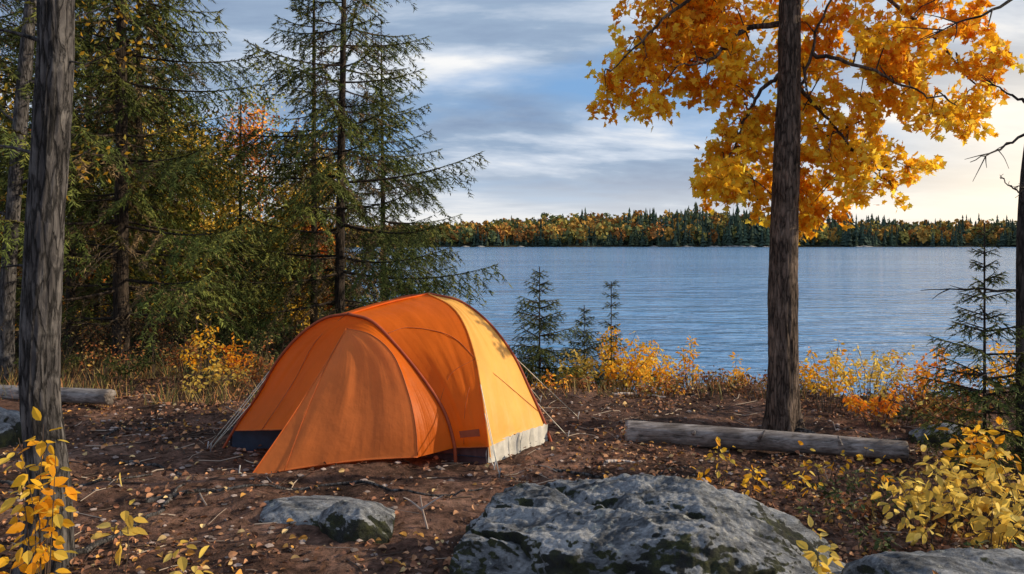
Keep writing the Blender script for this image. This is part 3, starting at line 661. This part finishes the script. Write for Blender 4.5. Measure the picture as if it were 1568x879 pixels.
# ---------------------------------------------------------------- logs
def log(name,p,q,r0,r1,seed,bend=.03):
    p=np.array(p,float);q=np.array(q,float); m=(p+q)/2+np.array([0,bend,.0]); n=120;k=36
    L=np.linalg.norm(q-p)
    pts=cat([p,m,q],n); V,F=tube(pts,1.0,k); C=np.repeat(pts,k,0); D=V-C; t=np.repeat(np.linspace(0,1,n),k)
    r=(r0+(r1-r0)*t)*(1+.07*fbm(np.stack([D[:,1]*1.5+seed,D[:,2]*1.5,t*L*2.5],1),3))+.006*(1-2*np.abs(fbm(np.stack([D[:,1]*5+seed,D[:,2]*5,t*L*1.2],1),3)))
    V=C+D*r[:,None]
    ax=(q-p)/L
    V[:k]+=ax*(np.random.default_rng(seed).uniform(-.02,.02,k)[:,None]); 
    V=np.vstack([V,p-ax*.0,q]); j=np.arange(k)
    F=np.vstack([F,np.stack([np.full(k,n*k),(j+1)%k,j],1),np.stack([np.full(k,n*k+1),(n-1)*k+j,(n-1)*k+(j+1)%k],1)])
    return V,F
a=Acc(); V,F=log('l',(.98,6.85,.09),(3.1,6.3,.07),.095,.068,3); a.add(V,F)
rg=np.random.default_rng(3)
for x,y,z,d,l in [(2.0,6.5,.16,(.3,-.3,.6),.12),(2.6,6.35,.14,(-.2,.1,.8),.09),(1.5,6.65,.16,(.1,-.5,.5),.06)]:
    p=np.array([x,y,z-.04]); V,F=tube(np.array([p,p+np.array(d)*l*.5,p+np.array(d)*l]),[.018,.012,.006],8,True); a.add(V,F)
a.obj('fallen_log',[M_log],smooth=True)
a=Acc(); V,F=log('l',(-4.15,8.3,.11),(-7.5,8.9,.11),.075,.07,8); a.add(V,F); a.obj('fallen_log',[M_log],smooth=True)
# ---------------------------------------------------------------- roots, twigs
a=Acc(); rg=np.random.default_rng(71)
def groundline(pts,r,lift=.0,n=24):
    c=cat([(x,y,0) for x,y in pts],n); c[:,:2]+=rg.normal(0,.006,(n,2)); c[:,2]=H(c[:,0],c[:,1])+lift; return tube(c,r,8)
for pts,r in [([(-2.35,5.15),(-2.1,5.3),(-1.85,5.35),(-1.6,5.45)],.022),([(-2.6,4.4),(-2.9,4.9),(-3.3,5.2)],.03),([(-2.4,4.35),(-2.2,4.9),(-2.25,5.5)],.022),([(-3.0,6.1),(-2.6,6.0),(-2.3,5.7)],.015),([(2.5,7.4),(2.1,7.1),(1.6,7.2),(1.0,7.5)],.028),([(2.6,7.4),(3.0,7.0),(3.5,7.1)],.025),([(-3.2,7.6),(-3.6,7.2),(-3.4,6.7)],.02),([(-3.6,5.6),(-3.0,5.5),(-2.6,5.8)],.02),([(-1.6,5.4),(-1.1,5.5),(-.6,5.3),(-.2,5.4)],.012),([(.3,5.9),(.8,5.7),(1.3,6.0)],.014)]:
    V,F=groundline(pts,np.linspace(r,.006,24),.006); a.add(V,F)
a.obj('tree_roots',[M_bark],smooth=True)
a=Acc()
p=(-.5,4.75); g=gz(*p)
for q in [((-.5,4.75,g),(-.53,4.75,g+.12),(-.54,4.74,g+.2)),((-.53,4.75,g+.11),(-.6,4.74,g+.17),(-.64,4.74,g+.19)),((-.53,4.75,g+.12),(-.46,4.74,g+.17),(-.41,4.74,g+.2))]:
    V,F=tube(cat(q,6),np.linspace(.007,.003,6),6); a.add(V,F,(.4,.33,.3))
for pts,r in [([(.7,6.0),(.8,6.05),(.92,6.0)],.014),([(1.1,8.9),(1.4,8.95),(1.7,8.9)],.02),([(.1,5.2),(.3,5.3)],.006)]:
    V,F=groundline(pts,np.linspace(r,r*.5,24),.02); a.add(V,F,(.5,.42,.38))
n=900; x=rg.uniform(-4.5,4.8,n); y=rg.uniform(3.4,9.5,n); L=rg.uniform(.04,.36,n)
for k in range(n):
    th=rg.uniform(0,6.28); e=np.array([math.cos(th),math.sin(th)])*L[k]
    xs_=np.array([x[k],x[k]+e[0]*.5+rg.normal(0,.01),x[k]+e[0]]); ys_=np.array([y[k],y[k]+e[1]*.5,y[k]+e[1]])
    c=np.column_stack([xs_,ys_,H(xs_,ys_)+.008]); V,F=tube(c,rg.uniform(.0015,.0055),4); cc=(.34,.27,.22) if rg.random()<.4 else (.07,.045,.035); a.add(V,F,cc)
a.obj('fallen_twigs',[M_litter])
a=Acc(); n=900; x=rg.uniform(-4,4,n); y=rg.uniform(3.5,8.5,n); z=H(x,y)
for k in range(n):
    s=rg.uniform(.006,.024); a.add(ic*s*np.array([1.3,1,.7])*rg.uniform(.8,1.2,(8,1))+np.array([x[k],y[k],z[k]+s*.2]),icf,np.array([.24,.19,.175])*rg.uniform(.5,1.7))
a.obj('pebbles',[M_litter])
# ---------------------------------------------------------------- fallen leaves
a=Acc(); rg=np.random.default_rng(81)
n=32000; x=rg.uniform(-4.8,5.2,n); y=rg.uniform(3.2,10,n)
w=.24+.8*sm(-.2,1.6,x)*sm(7.6,6.6,y)+.6*sm(5.0,4.2,y)+.6*sm(7.8,8.8,y)+.3*sm(-2.6,-3.3,x)
w*= (.3+1.1*np.clip(.5+fbm(np.stack([x*1.3,y*1.3,0*x],1),3)*1.4,0,1))
k=rg.random(n)<w; x=x[k];y=y[k];n=len(x)
pos=np.stack([x,y,H(x,y)+.006+rg.uniform(0,.014,n)],1)
d=rv(n,rg); d[:,2]*=.3; nr=np.array([0,0,1])+rg.normal(0,.5,(n,3))
V,F=scat(OVT*np.array([1.3,1,2.8]),OVF,pos,d,nr,rg.uniform(.022,.055,n))
c=pal([(.26,.12,.07,4),(.42,.22,.12,3),(.55,.28,.07,1.2),(.1,.055,.04,5),(.6,.42,.2,.6)],n,rg,.3); a.add(V,F,np.repeat(c,9,0))
a.obj('fallen_leaves',[M_litter])
# ---------------------------------------------------------------- shrubs
GOLD=[(.9,.52,.04,3),(.85,.38,.02,2),(.85,.62,.1,2)]
YEL=[(.86,.62,.13,3),(.76,.52,.10,2),(.92,.7,.2,1),(.6,.44,.1,1)]
ORNG=[(.8,.31,.02,3),(.65,.18,.02,2),(.85,.44,.03,2)]
RUST=[(.27,.09,.03,3),(.38,.16,.05,2),(.2,.14,.05,2),(.45,.29,.07,1)]
GRN=[(.05,.07,.02,3),(.09,.10,.03,2),(.14,.11,.04,1)]
def shrub(name,x,y,h,R,ns,ls,nl,P,seed,tmpl='ov',up=.6,dz=0,a=None):
    rg=np.random.default_rng(seed); own=a is None
    if own: a=Acc()
    g=gz(x,y)+dz; Tt,Ff=(OVT,OVF) if tmpl=='ov' else (LQT,LQF)
    for s in range(ns):
        th=rg.uniform(0,6.28); rr=R*rg.uniform(0,1)**.6; hh=h*rg.uniform(.55,1.05)*(1-.35*rr/R)
        b=np.array([x+rr*.3*math.cos(th),y+rr*.3*math.sin(th),g-.03]); e=np.array([x+rr*math.cos(th),y+rr*math.sin(th),g+hh])
        c=cat([b,(b+e)/2+np.array([-.1*rr*math.cos(th),-.1*rr*math.sin(th),hh*.08])+rg.normal(0,.02,3),e],10)
        V,F=tube(c,np.linspace(.0045,.0015,10)*(.6+h*.5),4); a.add(V,F,(.12,.06,.04),0)
        m=nl; t=rg.uniform(.3,1,m)**up; ii=np.clip((t*9).astype(int),0,8); f=(t*9-ii)[:,None]
        pos=c[ii]*(1-f)+c[np.minimum(ii+1,9)]*f
        d=nrmz(rg.normal(size=(m,3))*np.array([1,1,.5])+np.array([0,0,-.1])); pos2=pos+d*ls*rg.uniform(.1,.9,(m,1))
        nr=np.array([0,-.3,.8])+rg.normal(0,.5,(m,3))
        V,F=scat(Tt,Ff,pos2,d+np.array([0,0,-.3]),nr,ls*rg.uniform(.65,1.15,m)); a.add(V,F,np.repeat(pal(P,m,rg),len(Tt),0),1)
    if own: return a.obj(name,[M_twig,M_leaf])
shrub('yellow_sapling',-2.12,3.62,1.05,.16,7,.075,17,GOLD,101)
shrub('yellow_sapling',-2.25,3.5,.55,.3,7,.08,9,GOLD,102)
shrub('yellow_sapling',-1.88,3.8,.68,.06,3,.085,5,YEL,103,up=.2)
shrub('yellow_sapling',-1.55,3.8,.40,.1,3,.08,5,YEL,104,up=.3)
shrub('yellow_sapling',-1.95,3.62,.28,.15,5,.07,5,GOLD,105)
for k,(x,y,h,R,ns,nl,P) in enumerate([(2.4,4.6,.5,.35,10,10,YEL),(2.75,4.9,.62,.4,13,10,YEL),(2.55,4.3,.46,.35,10,10,YEL),(3.0,4.6,.75,.35,13,11,YEL),(3.1,5.3,.6,.4,12,11,GOLD)]):
    shrub('yellow_leaf_shrub',x,y,h,R,ns,.078,nl,P,110+k)
shrub('yellow_sapling',1.47,3.9,.3,.12,6,.075,8,YEL,120)
shrub('yellow_sapling',1.62,4.35,.22,.15,6,.06,7,YEL,121)
for k,(x,y,h,R) in enumerate([(1.45,5.6,.38,.08),(1.62,5.25,.3,.12),(1.9,5.3,.25,.12),(1.22,5.4,.22,.1),(2.3,5.9,.35,.15),(2.55,5.6,.4,.2)]):
    shrub('golden_seedling',x,y,h,R,4,.055,7,GOLD,130+k)
for k,(x,y,h,R,P,ns) in enumerate([(3.2,8.1,.8,.4,GOLD,18),(3.75,8.5,.85,.5,YEL,20),(4.3,8.3,.75,.5,ORNG,18),(4.1,7.4,.5,.4,RUST,16),(3.4,7.5,.45,.3,ORNG,12),(4.9,8.0,.8,.5,GOLD,16),(4.7,7.0,.6,.5,GRN,16)]):
    shrub('autumn_bush',x,y,h,R,ns,.052,26,P,140+k)
for k,(x,y,h,R,P,ns) in enumerate([(1.35,10.3,1.1,.55,GOLD,38),(1.75,10.6,1.0,.5,GOLD,34),(.8,10.2,.75,.35,YEL,18),(2.45,11.0,1.0,.16,GOLD,8),(2.2,11.2,.8,.15,GOLD,7),(2.95,10.6,.55,.2,GOLD,8),(.25,10.0,.45,.4,GRN,16)]):
    shrub('autumn_bush',x,y,h,R,ns,.06,28,P,150+k)
for k,(x,y,h,R,P,ns) in enumerate([(-3.55,9.3,1.0,.35,GOLD,12),(-3.2,9.5,.8,.3,ORNG,12),(-3.9,9.8,.7,.4,RUST,14),(-2.9,9.2,.6,.35,RUST,14),(-3.35,9.0,.55,.4,YEL,10),(-4.6,9.6,.5,.4,GRN,14),(-5.4,9.4,.6,.4,GRN,14)]):
    shrub('autumn_bush',x,y,h,R,ns,.055,18,P,160+k)
a=Acc(); rg=np.random.default_rng(171)
def band(nn,xr,yr,h0,h1,Ps,cond=None,ls=.05,nl=16,ns=5,R=.22):
    k=0
    while k<nn:
        x=rg.uniform(*xr);y=rg.uniform(*yr)
        if cond and not cond(x,y): k+=1; continue
        shrub('u',x,y,rg.uniform(h0,h1),R,ns,ls,nl,Ps[rg.integers(len(Ps))],int(rg.integers(1e6)),a=a,tmpl='q'); k+=1
band(90,(-1.4,4.8),(8.8,11.6),.15,.4,[RUST,RUST,GRN,ORNG,RUST],lambda x,y:y<shore(x)-.2 )
band(150,(-9,-1.2),(9.6,14.5),.3,.85,[GRN,GRN,RUST,GRN,RUST])
band(60,(-10,-3),(12,17),.7,1.5,[GRN,GRN,RUST,YEL,GOLD],ls=.07,R=.5,ns=6)
band(30,(3.2,6),(4.6,8),.2,.45,[GRN,RUST,YEL])
band(40,(1.9,4),(3.6,5.6),.12,.3,[GRN,RUST,RUST],nl=12,ls=.045)
a.obj('undergrowth',[M_twig,M_litter])
a=Acc(); n=9000
x=np.concatenate([rg.uniform(-7,-2.2,5000),rg.uniform(-.5,4.8,4000)]); y=np.concatenate([8.4+rg.uniform(0,1,5000)**1.3*3.5,8.6+rg.uniform(0,1,4000)*3])
k=(fbm(np.stack([x*2.2,y*2.2,0*x],1),3)>-.12)&(y<shore(x)); x=x[k];y=y[k];n=len(x)
hh=rg.uniform(.08,.28,n); d=np.stack([rg.normal(0,.35,n),rg.normal(0,.35,n),np.ones(n)],1)
GT=np.array([(-.02,0,0),(.02,0,0),(.012,.55,.05),(-.012,.55,.05),(0,1,.22)]); GF=np.array([(0,1,2),(0,2,3),(3,2,4)])
V,F=scat(GT,GF,np.stack([x,y,H(x,y)-.01],1),d,rv(n,rg),hh)
a.add(V,F,np.repeat(pal([(.34,.23,.09,3),(.2,.16,.06,3),(.34,.15,.06,3),(.1,.11,.03,3)],n,rg,.3),5,0)); a.obj('dry_grass',[M_litter])
# ---------------------------------------------------------------- world
SUN_EL=math.radians(23); SUN_AZ=math.radians(86)
w=bpy.data.worlds.new('World'); scene.world=w; w.use_nodes=True; nt=w.node_tree; nd=nt.nodes; lk=nt.links
bg=nd['Background']; bg.inputs['Strength'].default_value=.1
sky=nd.new('ShaderNodeTexSky'); sky.sky_type='NISHITA'; sky.sun_disc=False; sky.sun_elevation=SUN_EL; sky.sun_rotation=SUN_AZ
tc=nd.new('ShaderNodeTexCoord'); sx=nd.new('ShaderNodeSeparateXYZ'); lk.new(tc.outputs['Generated'],sx.inputs[0])
def mth(op,a,b=None,clamp=False):
    m=nd.new('ShaderNodeMath'); m.operation=op; m.use_clamp=clamp
    for i,v in enumerate((a,b)):
        if v is None: continue
        if isinstance(v,(int,float)): m.inputs[i].default_value=v
        else: lk.new(v,m.inputs[i])
    return m.outputs[0]
def mrange(x,a,b,c,d,t='SMOOTHSTEP'):
    m=nd.new('ShaderNodeMapRange'); m.interpolation_type=t
    for i,v in enumerate((a,b,c,d)): m.inputs[i+1].default_value=v
    lk.new(x,m.inputs[0]); return m.outputs[0]
zc=mth('MAXIMUM',sx.outputs[2],0.0); den=mth('ADD',zc,.16)
u=mth('DIVIDE',sx.outputs[0],den); v=mth('DIVIDE',sx.outputs[1],den)
cb=nd.new('ShaderNodeCombineXYZ'); lk.new(mth('MULTIPLY',u,.6),cb.inputs[0]); lk.new(v,cb.inputs[1]); cb.inputs[2].default_value=6.2
n1=noise(nd,lk,cb.outputs[0],.8,8,.5,.15); n2=noise(nd,lk,cb.outputs[0],1.1,9,.58,.3)
cov=ramp(nd,[(.34,(0,0,0)),(.46,(1,1,1))]); lk.new(n1.outputs['Fac'],cov.inputs[0])
cc=ramp(nd,[(.38,(9.6,9.6,9.6)),(.46,(6.2,7.0,8.2)),(.54,(3.4,4.5,6.1)),(.64,(2.5,3.4,5.0))])
lk.new(n2.outputs['Fac'],cc.inputs[0])
blue=mixc(nd,lk,.65,sky.outputs[0],(2.2,4.6,8.6))
skm=mixc(nd,lk,cov.outputs[0],blue,cc.outputs[0])
lo=mrange(zc,.0,.12,.75,0); skm=mixc(nd,lk,lo,skm,(8.8,8.7,8.5))
gl=mth('MULTIPLY',mrange(sx.outputs[0],.2,.75,0,1),mrange(zc,.02,.35,1,0)); skm=mixc(nd,lk,gl,skm,(15,12.5,9))
lk.new(skm,bg.inputs['Color'])
sl=bpy.data.lights.new('sun','SUN'); sl.energy=5.0; sl.angle=math.radians(.5); sl.color=(1,.82,.56)
so=bpy.data.objects.new('sun',sl); scene.collection.objects.link(so)
dv=Vector((math.sin(SUN_AZ)*math.cos(SUN_EL),math.cos(SUN_AZ)*math.cos(SUN_EL),math.sin(SUN_EL)))
so.rotation_euler=dv.to_track_quat('Z','Y').to_euler(); so.location=dv*30
cd=bpy.data.cameras.new('camera'); cam=bpy.data.objects.new('camera',cd); scene.collection.objects.link(cam)
cam.location=(0,0,1.7); cam.rotation_euler=(math.radians(90),0,0); cd.sensor_width=36; cd.lens=28.24; cd.shift_y=-.043; cd.clip_start=.1; cd.clip_end=6000
scene.camera=cam
